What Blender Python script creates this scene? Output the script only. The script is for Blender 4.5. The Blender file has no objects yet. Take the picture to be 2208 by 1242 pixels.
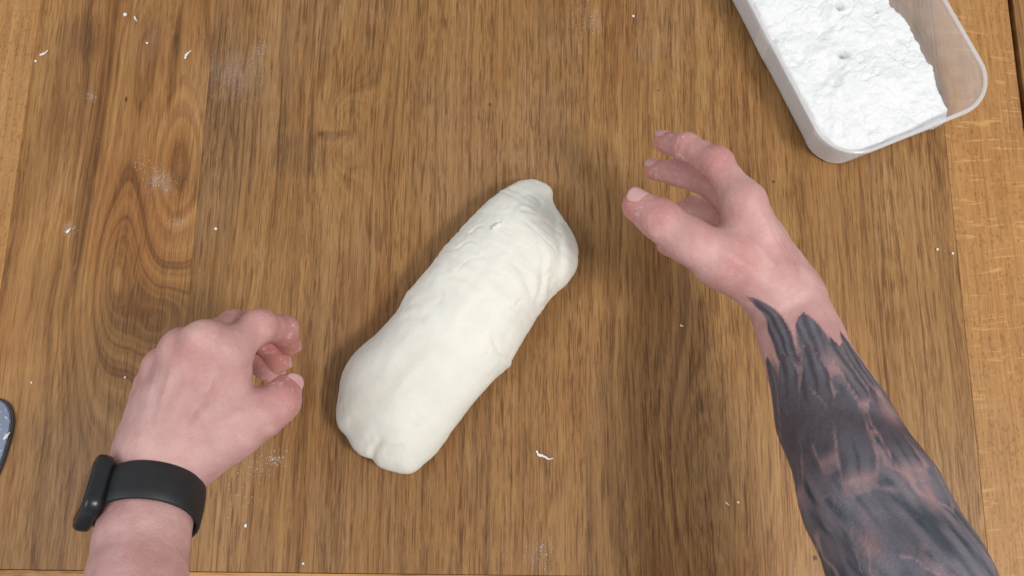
import bpy, bmesh, math, random
import numpy as np
from mathutils import Vector, Matrix

S = bpy.context.scene
COL = S.collection
R = math.radians

# ------------------------------------------------------------------ camera, world, lamps, exposure
F_PX, W_PX, H_PX = 1912.0, 2208.0, 1242.0
DIST, TILT = 0.735, R(12.7)
CAM = Vector((0, -DIST * math.sin(TILT), DIST * math.cos(TILT)))
cd = bpy.data.cameras.new('camera')
cam = bpy.data.objects.new('camera', cd)
COL.objects.link(cam)
cam.location = CAM
cam.rotation_euler = (TILT, 0, 0)
cd.sensor_width = 36
cd.lens = 36 * F_PX / W_PX
cd.clip_start = 0.01
cd.clip_end = 50
S.camera = cam

w = bpy.data.worlds.new('World')
S.world = w
w.use_nodes = True
w.node_tree.nodes['Background'].inputs['Color'].default_value = (0.93, 0.97, 1.0, 1)
w.node_tree.nodes['Background'].inputs['Strength'].default_value = 0.58


def area_lamp(name, loc, target, size, power, color):
    ld = bpy.data.lights.new(name, 'AREA')
    ld.shape = 'DISK'
    ld.size = size
    ld.energy = power
    ld.color = color
    o = bpy.data.objects.new(name, ld)
    COL.objects.link(o)
    o.location = loc
    o.rotation_euler = (Vector(target) - Vector(loc)).to_track_quat('-Z', 'Y').to_euler()
    return o


area_lamp('ceiling_lamp', (0.86, -0.50, 1.5), (0.1, 0, 0), 0.38, 19.0, (1.0, 0.97, 0.93))
area_lamp('window_light', (-1.1, -0.30, 1.4), (-0.1, 0, 0), 0.8, 7.5, (0.96, 0.98, 1.0))

S.view_settings.view_transform = 'Standard'
S.view_settings.look = 'None'
S.view_settings.exposure = 0.0
S.view_settings.gamma = 1.0
S.render.engine = 'CYCLES'
S.cycles.use_denoising = True
S.cycles.filter_width = 1.6
S.cycles.max_bounces = 10
S.cycles.transparent_max_bounces = 16


# ------------------------------------------------------------------ helpers
def P(px, py, z=0.0):
    """the point at height z that the photograph shows at that pixel (2208 x 1242)"""
    d = Vector(((px - W_PX / 2) / F_PX, -(py - H_PX / 2) / F_PX, -1.0))
    d = Matrix.Rotation(TILT, 3, 'X') @ d
    t = (z - CAM.z) / d.z
    return CAM + d * t


PHI = R(-0.63)                      # the table is turned a little


def T(px, py):
    p = P(px, py, 0)
    c, s = math.cos(-PHI), math.sin(-PHI)
    return (c * p.x - s * p.y, s * p.x + c * p.y)


def tag(o, label=None, cat=None, group=None, kind=None):
    if label: o['label'] = label
    if cat: o['category'] = cat
    if group: o['group'] = group
    if kind: o['kind'] = kind
    return o


def empty(name, loc=(0, 0, 0), rz=0.0):
    o = bpy.data.objects.new(name, None)
    o.empty_display_size = 0.02
    COL.objects.link(o)
    o.location = loc
    o.rotation_euler = (0, 0, rz)
    return o


def link_mesh(name, me, mat=None, parent=None, smooth=True):
    o = bpy.data.objects.new(name, me)
    COL.objects.link(o)
    if mat: me.materials.append(mat)
    if smooth:
        me.polygons.foreach_set('use_smooth', [True] * len(me.polygons))
    if parent: o.parent = parent
    return o


def mesh_np(name, verts, faces):
    me = bpy.data.meshes.new(name)
    me.from_pydata([tuple(map(float, v)) for v in verts], [], [tuple(map(int, f)) for f in faces])
    me.update()
    return me


def hash3(ix, iy, iz, seed):
    n = (ix.astype(np.int64) * 374761393 + iy.astype(np.int64) * 668265263 +
         iz.astype(np.int64) * 2147483647 + seed * 974634777) & 0xFFFFFFFF
    n = ((n ^ (n >> 13)) * 1274126177) & 0xFFFFFFFF
    n = ((n ^ (n >> 16)) * 2246822519) & 0xFFFFFFFF
    return ((n ^ (n >> 15)) & 0xFFFFFF) / float(0xFFFFFF)


def vnoise(p, seed=0):
    """smooth value noise in [-1, 1]; p is (n, 3)"""
    p = np.asarray(p, dtype=np.float64)
    i = np.floor(p).astype(np.int64)
    f = p - i
    f = f * f * f * (f * (f * 6 - 15) + 10)
    out = 0
    for dx in (0, 1):
        for dy in (0, 1):
            for dz in (0, 1):
                wgt = (f[:, 0] if dx else 1 - f[:, 0]) * (f[:, 1] if dy else 1 - f[:, 1]) * (f[:, 2] if dz else 1 - f[:, 2])
                out = out + wgt * hash3(i[:, 0] + dx, i[:, 1] + dy, i[:, 2] + dz, seed)
    return out * 2 - 1


def fbm(p, seed=0, octaves=4, gain=0.5):
    a, s, out = 1.0, 1.0, 0.0
    for k in range(octaves):
        out = out + a * vnoise(np.asarray(p) * s + 17.3 * k, seed + k)
        a *= gain
        s *= 2.03
    return out


def sstep(a, b, x):
    t = np.clip((x - a) / (b - a), 0, 1)
    return t * t * (3 - 2 * t)


def surface_nets(Fd, org, h):
    """closed quad surface of the zero level of a signed field (negative inside)"""
    nx, ny, nz = Fd.shape
    ins = Fd < 0
    c = np.zeros((nx - 1, ny - 1, nz - 1), np.int8)
    for a in (0, 1):
        for b in (0, 1):
            for d in (0, 1):
                c += ins[a:nx - 1 + a, b:ny - 1 + b, d:nz - 1 + d]
    act = np.argwhere((c > 0) & (c < 8))
    idx = -np.ones(c.shape, np.int64)
    idx[act[:, 0], act[:, 1], act[:, 2]] = np.arange(len(act))
    cs = [(a, b, d) for a in (0, 1) for b in (0, 1) for d in (0, 1)]
    val = {q: Fd[act[:, 0] + q[0], act[:, 1] + q[1], act[:, 2] + q[2]].astype(np.float64) for q in cs}
    pos = np.zeros((len(act), 3))
    cnt = np.zeros(len(act))
    for q in cs:
        for ax in range(3):
            if q[ax] == 0:
                r = list(q); r[ax] = 1; r = tuple(r)
                va, vb = val[q], val[r]
                m = (va < 0) != (vb < 0)
                t = np.where(m, va / np.where(m, va - vb, 1), 0)
                pt = np.tile(np.array(q, float), (len(act), 1))
                pt[:, ax] += t
                pos += pt * m[:, None]
                cnt += m
    pos = (pos / cnt[:, None] + act) * h + np.array(org)
    quads = []
    for ax in range(3):
        sl0 = [slice(None)] * 3; sl1 = [slice(None)] * 3
        sl0[ax] = slice(0, -1); sl1[ax] = slice(1, None)
        a, b = ins[tuple(sl0)], ins[tuple(sl1)]
        e = np.argwhere(a != b)
        u, v = (ax + 1) % 3, (ax + 2) % 3
        ok = (e[:, u] > 0) & (e[:, v] > 0) & (e[:, u] < Fd.shape[u] - 1) & (e[:, v] < Fd.shape[v] - 1)
        e = e[ok]
        flip = a[e[:, 0], e[:, 1], e[:, 2]]

        def cell(du, dv):
            q = e.copy(); q[:, u] -= du; q[:, v] -= dv
            return idx[q[:, 0], q[:, 1], q[:, 2]]
        q4 = np.stack([cell(1, 1), cell(0, 1), cell(0, 0), cell(1, 0)], 1)
        q4[~flip] = q4[~flip][:, ::-1]
        quads.append(q4)
    return pos, np.concatenate(quads)


def fast_mesh(name, pos, quads):
    me = bpy.data.meshes.new(name)
    me.vertices.add(len(pos))
    me.vertices.foreach_set('co', pos.astype(np.float32).ravel())
    me.loops.add(quads.size)
    me.loops.foreach_set('vertex_index', quads.astype(np.int32).ravel())
    me.polygons.add(len(quads))
    me.polygons.foreach_set('loop_start', np.arange(0, quads.size, quads.shape[1], dtype=np.int32))
    me.update(calc_edges=True)
    me.validate()
    return me


def vert_normals(pos, quads):
    a, b, c, d = (pos[quads[:, k]] for k in range(4))
    n = np.cross(c - a, d - b)
    out = np.zeros_like(pos)
    for k in range(4):
        np.add.at(out, quads[:, k], n)
    return out / (np.linalg.norm(out, axis=1)[:, None] + 1e-12)


def relax(pos, quads, it=2, lam=0.5):
    e = np.concatenate([quads[:, [k, (k + 1) % 4]] for k in range(4)])
    for _ in range(it):
        s = np.zeros_like(pos); n = np.zeros(len(pos))
        np.add.at(s, e[:, 0], pos[e[:, 1]]); np.add.at(n, e[:, 0], 1)
        pos = pos + lam * (s / n[:, None] - pos)
    return pos


def set_attr(me, name, arr):
    a = me.attributes.new(name, 'FLOAT', 'POINT')
    a.data.foreach_set('value', np.asarray(arr, np.float32))


# ------------------------------------------------------------------ node helpers
class NT:
    def __init__(self, name):
        self.m = bpy.data.materials.new(name)
        self.m.use_nodes = True
        self.t = self.m.node_tree
        self.bsdf = self.t.nodes['Principled BSDF']

    def _set(self, sock, v):
        if hasattr(v, 'is_output'): self.t.links.new(v, sock)
        elif v is not None: sock.default_value = v

    def math(self, op, a, b=None, c=None, clamp=False):
        n = self.t.nodes.new('ShaderNodeMath'); n.operation = op; n.use_clamp = clamp
        self._set(n.inputs[0], a)
        if b is not None: self._set(n.inputs[1], b)
        if c is not None: self._set(n.inputs[2], c)
        return n.outputs[0]

    def add(self, a, b): return self.math('ADD', a, b)
    def sub(self, a, b): return self.math('SUBTRACT', a, b)
    def mul(self, a, b): return self.math('MULTIPLY', a, b)

    def coord(self, which='Object'):
        return self.t.nodes.new('ShaderNodeTexCoord').outputs[which]

    def sep(self, v):
        n = self.t.nodes.new('ShaderNodeSeparateXYZ'); self._set(n.inputs[0], v)
        return n.outputs

    def comb(self, x=0.0, y=0.0, z=0.0):
        n = self.t.nodes.new('ShaderNodeCombineXYZ')
        for k, v in enumerate((x, y, z)): self._set(n.inputs[k], v)
        return n.outputs[0]

    def noise(self, v, scale=1.0, detail=2.0, rough=0.5, dist=0.0):
        n = self.t.nodes.new('ShaderNodeTexNoise')
        self._set(n.inputs['Vector'], v)
        n.inputs['Scale'].default_value = scale; n.inputs['Detail'].default_value = detail
        n.inputs['Roughness'].default_value = rough; n.inputs['Distortion'].default_value = dist
        return n.outputs['Fac']

    def voronoi(self, v, scale, out='Distance', rnd=1.0):
        n = self.t.nodes.new('ShaderNodeTexVoronoi'); self._set(n.inputs['Vector'], v)
        n.inputs['Scale'].default_value = scale; n.inputs['Randomness'].default_value = rnd
        return n.outputs[out]

    def ramp(self, f, stops):
        n = self.t.nodes.new('ShaderNodeValToRGB'); self._set(n.inputs[0], f)
        e = n.color_ramp.elements
        while len(e) < len(stops): e.new(0.5)
        for k, (p, c) in enumerate(stops):
            e[k].position = p
            e[k].color = (c, c, c, 1) if isinstance(c, (int, float)) else (*c, 1)
        return n.outputs[0]

    def step(self, a, b, x):
        n = self.t.nodes.new('ShaderNodeMapRange'); n.interpolation_type = 'SMOOTHSTEP'
        self._set(n.inputs[0], x); n.inputs[1].default_value = a; n.inputs[2].default_value = b
        return n.outputs[0]

    def mix(self, f, a, b, mode='MIX'):
        n = self.t.nodes.new('ShaderNodeMix'); n.data_type = 'RGBA'; n.blend_type = mode
        self._set(n.inputs[0], f)
        for k, v in ((6, a), (7, b)):
            self._set(n.inputs[k], (*v, 1) if isinstance(v, tuple) and len(v) == 3 else v)
        return n.outputs[2]

    def attr(self, name):
        n = self.t.nodes.new('ShaderNodeAttribute'); n.attribute_name = name
        return n.outputs['Fac']

    def bump(self, h, strength, dist, normal=None):
        n = self.t.nodes.new('ShaderNodeBump'); self._set(n.inputs['Height'], h)
        n.inputs['Strength'].default_value = strength; n.inputs['Distance'].default_value = dist
        if normal is not None: self._set(n.inputs['Normal'], normal)
        return n.outputs[0]

    def out(self, **kw):
        for k, v in kw.items():
            k = k.replace('_', ' ')
            if isinstance(v, tuple) and len(v) == 3 and k == 'Base Color': v = (*v, 1)
            self._set(self.bsdf.inputs[k], v)
        return self.m


def wood(name, seed, dark, mid, light, slope=1.0, wave=0.012, bumps=(), pore=1.0, ray=0.0,
         along='y', spots=(), blotch=0.5, grey=0.3, bandf=95.0, band_amt=0.6, red=0.35, smears=(), lines=.18):
    """oiled oak: annual bands as the level lines of a wandering field, pore dashes along the grain, blotches, ray fleck"""
    k = NT(name)
    v = k.coord('Object')
    x, y, z = k.sep(v)
    if along == 'x': x, y = y, x
    so = seed * 7.31
    n1 = k.noise(k.comb(k.mul(x, 6.0), k.mul(y, 2.2), so), 1, 2, 0.5)
    n2 = k.noise(k.comb(k.mul(x, 22.0), k.mul(y, 7.0), so + 3), 1, 2, 0.55)
    xw = k.add(x, k.add(k.mul(k.sub(n1, .5), wave), k.mul(k.sub(n2, .5), wave * .35)))
    t = k.mul(xw, slope)
    for (cx, cy, wx, wy, am) in bumps:
        dx = k.math('DIVIDE', k.sub(x, cx), wx); dy = k.math('DIVIDE', k.sub(y, cy), wy)
        # level lines pinched at both ends, like the nested flames of a flat-sawn board
        g = k.math('EXPONENT', k.mul(k.math('POWER', k.add(k.mul(dx, dx), k.mul(dy, dy)), .8), -1.0))
        t = k.add(t, k.mul(g, am))
    if bumps:
        t = k.add(t, k.mul(k.sub(n1, .5), .035)); t = k.add(t, k.mul(k.sub(n2, .5), .012))
    bands = k.noise(k.comb(k.mul(t, bandf), so, k.mul(y, .6)), 1, 3, 0.6)
    rings = k.noise(k.comb(k.mul(t, bandf * .8), so + 13, k.mul(y, .3)), 1, 1, 0.5)
    rings = k.sub(1.0, k.step(.0, .055, k.math('ABSOLUTE', k.sub(rings, .5))))
    bands = k.step(.28, .72, bands)
    fine = k.noise(k.comb(k.mul(xw, 980), k.mul(y, 21), so), 1, 3, 0.6)
    fib = k.noise(k.comb(k.mul(xw, 1500), k.mul(y, 60), so + 5), 1, 2, 0.5)
    big = k.noise(k.comb(k.mul(x, 9), k.mul(y, 4.5), so + 9), 1, 3, 0.55)
    big2 = k.noise(k.comb(k.mul(x, 17), k.mul(y, 6), so + 19), 1, 3, 0.6)
    # base tone from bands + fibres + broad drift
    val = k.add(k.mul(bands, .50 * band_amt), k.add(k.mul(k.step(.22, .78, fine), .22), k.mul(k.step(.25, .75, fib), .16)))
    val = k.add(k.add(val, .16), k.mul(k.sub(big, .5), blotch * 1.1))
    col = k.ramp(val, [(.16, dark), (.5, mid), (.90, light)])
    # reddish and greyish drift
    col = k.mix(k.mul(k.step(.5, .72, big2), red), col, (.80, .56, .38), 'MULTIPLY')
    gr = k.noise(k.comb(k.mul(x, 13), k.mul(y, 5), so + 29), 1, 2, 0.5)
    gm = k.t.nodes.new('ShaderNodeHueSaturation')
    k._set(gm.inputs['Color'], col); gm.inputs['Saturation'].default_value = .72; gm.inputs['Value'].default_value = .95
    col = k.mix(k.mul(k.step(.48, .7, gr), grey * .6), col, gm.outputs[0])
    col = k.mix(k.mul(rings, lines), col, (.48, .36, .30), 'MULTIPLY')
    # pores: dark dashes
    p1 = k.noise(k.comb(k.mul(xw, 840), k.mul(y, 44), so + 41), 1, 1, 0.5)
    p2 = k.noise(k.comb(k.mul(xw, 950), k.mul(y, 75), so + 47), 1, 1, 0.5)
    pr = k.math('MAXIMUM', k.step(.575, .635, p1), k.mul(k.step(.57, .62, p2), .7))
    pm = k.noise(k.comb(k.mul(xw, 60), k.mul(y, 5), so + 51), 1, 2, .5)
    pr = k.mul(pr, k.add(.35, k.mul(k.step(.35, .65, pm), .65)))
    pr = k.mul(pr, pore)
    # crisp broken grain lines that run the length of the board
    gl = k.noise(k.comb(k.mul(xw, 150), k.mul(y, 2.6), so + 81), 1, 2, .5)
    gl = k.sub(1.0, k.step(.006, .030, k.math('ABSOLUTE', k.sub(gl, .5))))
    gl2 = k.noise(k.comb(k.mul(xw, 210), k.mul(y, 3.4), so + 87), 1, 2, .5)
    gl2 = k.sub(1.0, k.step(.006, .032, k.math('ABSOLUTE', k.sub(gl2, .47))))
    dash = k.noise(k.comb(k.mul(xw, 330), k.mul(y, 34), so + 91), 1, 2, .6)
    gl = k.mul(k.math('MAXIMUM', gl, gl2), k.step(.40, .58, dash))
    col = k.mix(k.mul(gl, .72 * min(1.0, pore)), col, (.42, .33, .27), 'MULTIPLY')
    col = k.mix(k.mul(pr, .54), col, (.44, .36, .30), 'MULTIPLY')
    h = k.mul(pr, -1.0)
    if ray > 0:
        # medullary ray fleck: pale, lying across the grain, and pepper of fine pores
        r1 = k.noise(k.comb(k.mul(xw, 30), k.mul(k.add(y, k.mul(k.sub(n1, .5), .05)), 260), so + 61), 1, 2, .6, .4)
        r1 = k.mul(k.step(.57, .68, r1), k.step(.32, .55, big2))
        col = k.mix(k.mul(r1, ray), col, tuple(min(1, c * 1.35) for c in light))
        pp = k.noise(k.comb(k.mul(xw, 520), k.mul(y, 260), so + 67), 1, 2, .5)
        col = k.mix(k.mul(k.step(.55, .70, pp), .55), col, (.55, .46, .40), 'MULTIPLY')
    for (sx, sy, rx, ry, dk) in spots:
        dx = k.math('DIVIDE', k.sub(x, sx), rx); dy = k.math('DIVIDE', k.sub(y, sy), ry)
        d = k.math('SQRT', k.add(k.mul(dx, dx), k.mul(dy, dy)))
        d = k.add(d, k.mul(k.sub(n2, .5), .8)); d = k.add(d, k.mul(k.sub(fine, .5), .9))
        f = k.sub(1.0, k.step(.45, 1.15, d))
        col = k.mix(k.mul(f, dk), col, (.28, .21, .16), 'MULTIPLY')
    for (sx, sy, rx, ry, am) in smears:
        # a thin film of flour rubbed into the pores
        dx = k.math('DIVIDE', k.sub(x, sx), rx); dy = k.math('DIVIDE', k.sub(y, sy), ry)
        d = k.math('SQRT', k.add(k.mul(dx, dx), k.mul(dy, dy)))
        sn = k.noise(k.comb(k.mul(x, 60), k.mul(y, 45), so + 77), 1, 5, .7)
        f = k.mul(k.sub(1.0, k.step(.1, 1.1, d)), k.step(.36, .68, sn))
        col = k.mix(k.mul(f, am * .32), col, (.56, .50, .45))
    rough = k.add(.40, k.add(k.mul(k.sub(big2, .5), .25), k.mul(fine, .12)))
    k.out(Base_Color=col, Roughness=rough, Normal=k.bump(k.add(h, k.mul(fine, .3)), .35, .0006))
    k.bsdf.inputs['Specular IOR Level'].default_value = .26
    return k.m


# ------------------------------------------------------------------ the table
floor_me = mesh_np('floor', [(-3, -3, -.76), (3, -3, -.76), (3, 3, -.76), (-3, 3, -.76)], [(0, 1, 2, 3)])
fk = NT('floor_boards')
fk.out(Base_Color=fk.ramp(fk.noise(fk.coord(), 3, 4), [(.3, (.10, .08, .07)), (.7, (.17, .14, .12))]), Roughness=.6)
tag(link_mesh('floor', floor_me, fk.m), kind='structure')

table = tag(empty('table', (0, 0, 0), PHI), 'brown oak table top with paler border boards, dusted with flour', 'table')

xs = [T(px, 450)[0] for px in (26, 424, 848, 1260, 1652, 1879, 2054, 2212)]
YB = T(1000, 1239)[1]
YT = .62
TH = .032


def plank(name, x0, x1, y0, y1, mat, top=0.0, label=None, gap=.00004, ch=.00018):
    bm = bmesh.new()
    bmesh.ops.create_cube(bm, size=1)
    for v in bm.verts:
        v.co = Vector((x0 + gap if v.co.x < 0 else x1 - gap, y0 + gap if v.co.y < 0 else y1 - gap, top - TH if v.co.z < 0 else top))
    bmesh.ops.bevel(bm, geom=bm.edges[:], offset=ch, segments=2, profile=.6, affect='EDGES')
    me = bpy.data.meshes.new(name)
    bm.to_mesh(me); bm.free()
    o = link_mesh(name, me, mat, table, smooth=False)
    if label: o['label'] = label
    return o


D0, M0, L0 = (.158, .075, .027), (.312, .157, .053), (.428, .240, .093)


def sc(c, f, g=None): return tuple(a * b for a, b in zip(c, g or (f, f, f)))


def at(px, py): return T(px, py)


b1 = [(*at(248, 590), .026, .085, .085), (*at(395, 375), .030, .07, -.045), (*at(340, 690), .03, .04, .05), (*at(300, 150), .03, .14, .045)]
plank('plank', xs[0], xs[1], YB, YT, wood('oak_flat_sawn', 1, sc(D0, .88), sc(M0, .93, (1.0, .93, .85)), sc(L0, .95, (1, .92, .84)), slope=.75, wave=.02,
      bumps=b1, pore=.75, spots=[(*at(272, 214), .0012, .0034, 1.0), (*at(375, 130), .006, .05, .5), (*at(190, 70), .02, .028, .28), (*at(205, 300), .01, .05, .35), (*at(150, 170), .038, .075, .26), (*at(95, 330), .016, .07, .22), (*at(175, 480), .009, .06, .4), (*at(110, 640), .02, .05, .25),
                                (*at(385, 62), .004, .035, .5)],
      blotch=.55, red=.42, bandf=75, band_amt=1.0, lines=.42, smears=[(*at(345, 395), .014, .016, .75), (*at(150, 493), .008, .008, .6), (*at(195, 208), .007, .007, .4), (*at(385, 482), .012, .007, .4), (*at(320, 80), .03, .04, .2)]), label='plank with looping flame-shaped grain')
plank('plank', xs[1], xs[2], YB, YT, wood('oak_second', 2, D0, M0, L0, wave=.016, pore=1.0, bandf=120,
      bumps=[(*at(742, 292), .020, .040, .06), (*at(722, 288), .012, .010, -.05)], spots=[(*at(738, 287), .007, .0040, .40), (*at(693, 288), .0035, .0028, .45), (*at(712, 293), .012, .006, .4), (*at(660, 335), .03, .02, .25)], blotch=.5, grey=.4, smears=[(*at(505, 165), .040, .030, .38), (*at(560, 110), .012, .014, .4), (*at(690, 330), .05, .03, .16), (*at(580, 1000), .025, .02, .25)]))
plank('plank', xs[2], xs[3], YB, YT, wood('oak_third', 3, D0, M0, L0, wave=.010, pore=1.15, bandf=140, blotch=.42, grey=.35, smears=[(*at(1140, 220), .05, .04, .16), (*at(1165, 1200), .015, .015, .35), (*at(1120, 345), .06, .01, .16)],
      spots=[(*at(1057, 226), .0022, .0022, .6)]))
plank('plank', xs[3], xs[4], YB, YT, wood('oak_fourth', 4, D0, M0, sc(L0, 1), wave=.012, pore=1.2, bandf=130, blotch=.4, smears=[(*at(1278, 45), .010, .02, .35), (*at(1395, 80), .03, .04, .22), (*at(1320, 350), .02, .004, .12)],
      bumps=[(*at(1495, 1030), .03, .09, .05)], spots=[(*at(1420, 195), .0022, .001, .6), (*at(1584, 1095), .001, .02, .6), (*at(1608, 1095), .001, .025, .6)]))
plank('plank', xs[4], xs[5], YB, YT, wood('oak_fifth', 5, sc(D0, 1.05), sc(M0, 1.1), sc(L0, 1.05), wave=.014, pore=.9, bandf=110, blotch=.3, grey=.15,
      spots=[(*at(1757, 1203), .0022, .0026, 1.0), (*at(1668, 392), .0022, .0015, .8)]))
plank('plank', xs[5], xs[6], YB, YT, wood('oak_sixth', 6, sc(D0, .98), sc(M0, .98), L0, wave=.02, pore=1.0, bandf=150, blotch=.35, grey=.45, band_amt=.9))
pale = dict(dark=sc(D0, 1.8, (1.75, 1.7, 1.6)), mid=sc(M0, 1.5, (1.42, 1.42, 1.38)), light=sc(L0, 1.35, (1.26, 1.28, 1.25)))
rail_l = wood('oak_pale_border', 7, wave=.008, pore=.55, bandf=70, blotch=.25, grey=.1, ray=.08, red=.1, **pale)
rail_r = wood('oak_ray_flecked_border', 8, wave=.008, pore=.35, bandf=70, blotch=.3, grey=.1, ray=.42, red=.25, **pale)
rail_b = wood('oak_front_border', 9, wave=.006, pore=.8, bandf=90, blotch=.25, grey=.1, along='x', red=.1,
              dark=sc(D0, 1.9), mid=sc(M0, 1.75), light=sc(L0, 1.6))
XL = xs[0] - .062
XR = T(2190, 150)[0]
plank('border_board', XL, xs[0], YB, YT, rail_l, top=.0004)
plank('border_board', xs[6], XR, YB, YT, rail_r, top=.0005, label='border board with pale ray fleck across the grain')
plank('border_board', XL, XR, YB - .07, YB - .0004, rail_b, top=.0004)
leaf = wood('oak_end_leaf', 11, wave=.012, pore=.9, bandf=110, blotch=.4, dark=sc(D0, 1.0), mid=sc(M0, 1.0), light=sc(L0, 1.0))
plank('table_leaf', XR + .0058, XR + .30, YB - .07, YT, leaf, top=-.0012, ch=.0014)
plank('table_leaf', XL - .30, XL - .0058, YB - .07, YT, leaf, top=-.0012, ch=.0014)
# dark runner under the gap between border and leaf
fk2 = NT('dark_runner_wood'); fk2.out(Base_Color=(.03, .02, .012), Roughness=.7)
for xx in (XR + .003, XL - .003):
    bm = bmesh.new(); bmesh.ops.create_cube(bm, size=1)
    for v in bm.verts: v.co = Vector((xx + v.co.x * .05, (YB - .07 + YT) / 2 + v.co.y * (YT - YB + .07), -TH - .0105 + v.co.z * .02))
    me = bpy.data.meshes.new('runner'); bm.to_mesh(me); bm.free()
    link_mesh('runner', me, fk2.m, table, smooth=False)

# ------------------------------------------------------------------ the dough
OUT = [(1140, 384), (1118, 389), (1100, 399), (1076, 414), (1054, 432), (1040, 446), (1003, 483), (946, 546), (906, 598), (880, 628), (868, 648), (854, 674),
       (820, 712), (774, 752), (749, 782), (735, 812), (729, 850), (722, 887), (726, 921), (746, 943), (757, 966), (777, 984), (797, 989), (803, 990),
       (812, 1005), (843, 1017), (884, 1022), (911, 1004), (946, 971), (986, 914), (1031, 857), (1071, 813), (1101, 788), (1106, 776), (1113, 762), (1151, 697), (1174, 662),
       (1209, 624), (1241, 585), (1247, 550), (1243, 514), (1226, 485), (1197, 444), (1194, 424), (1192, 404), (1170, 390)]


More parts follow.
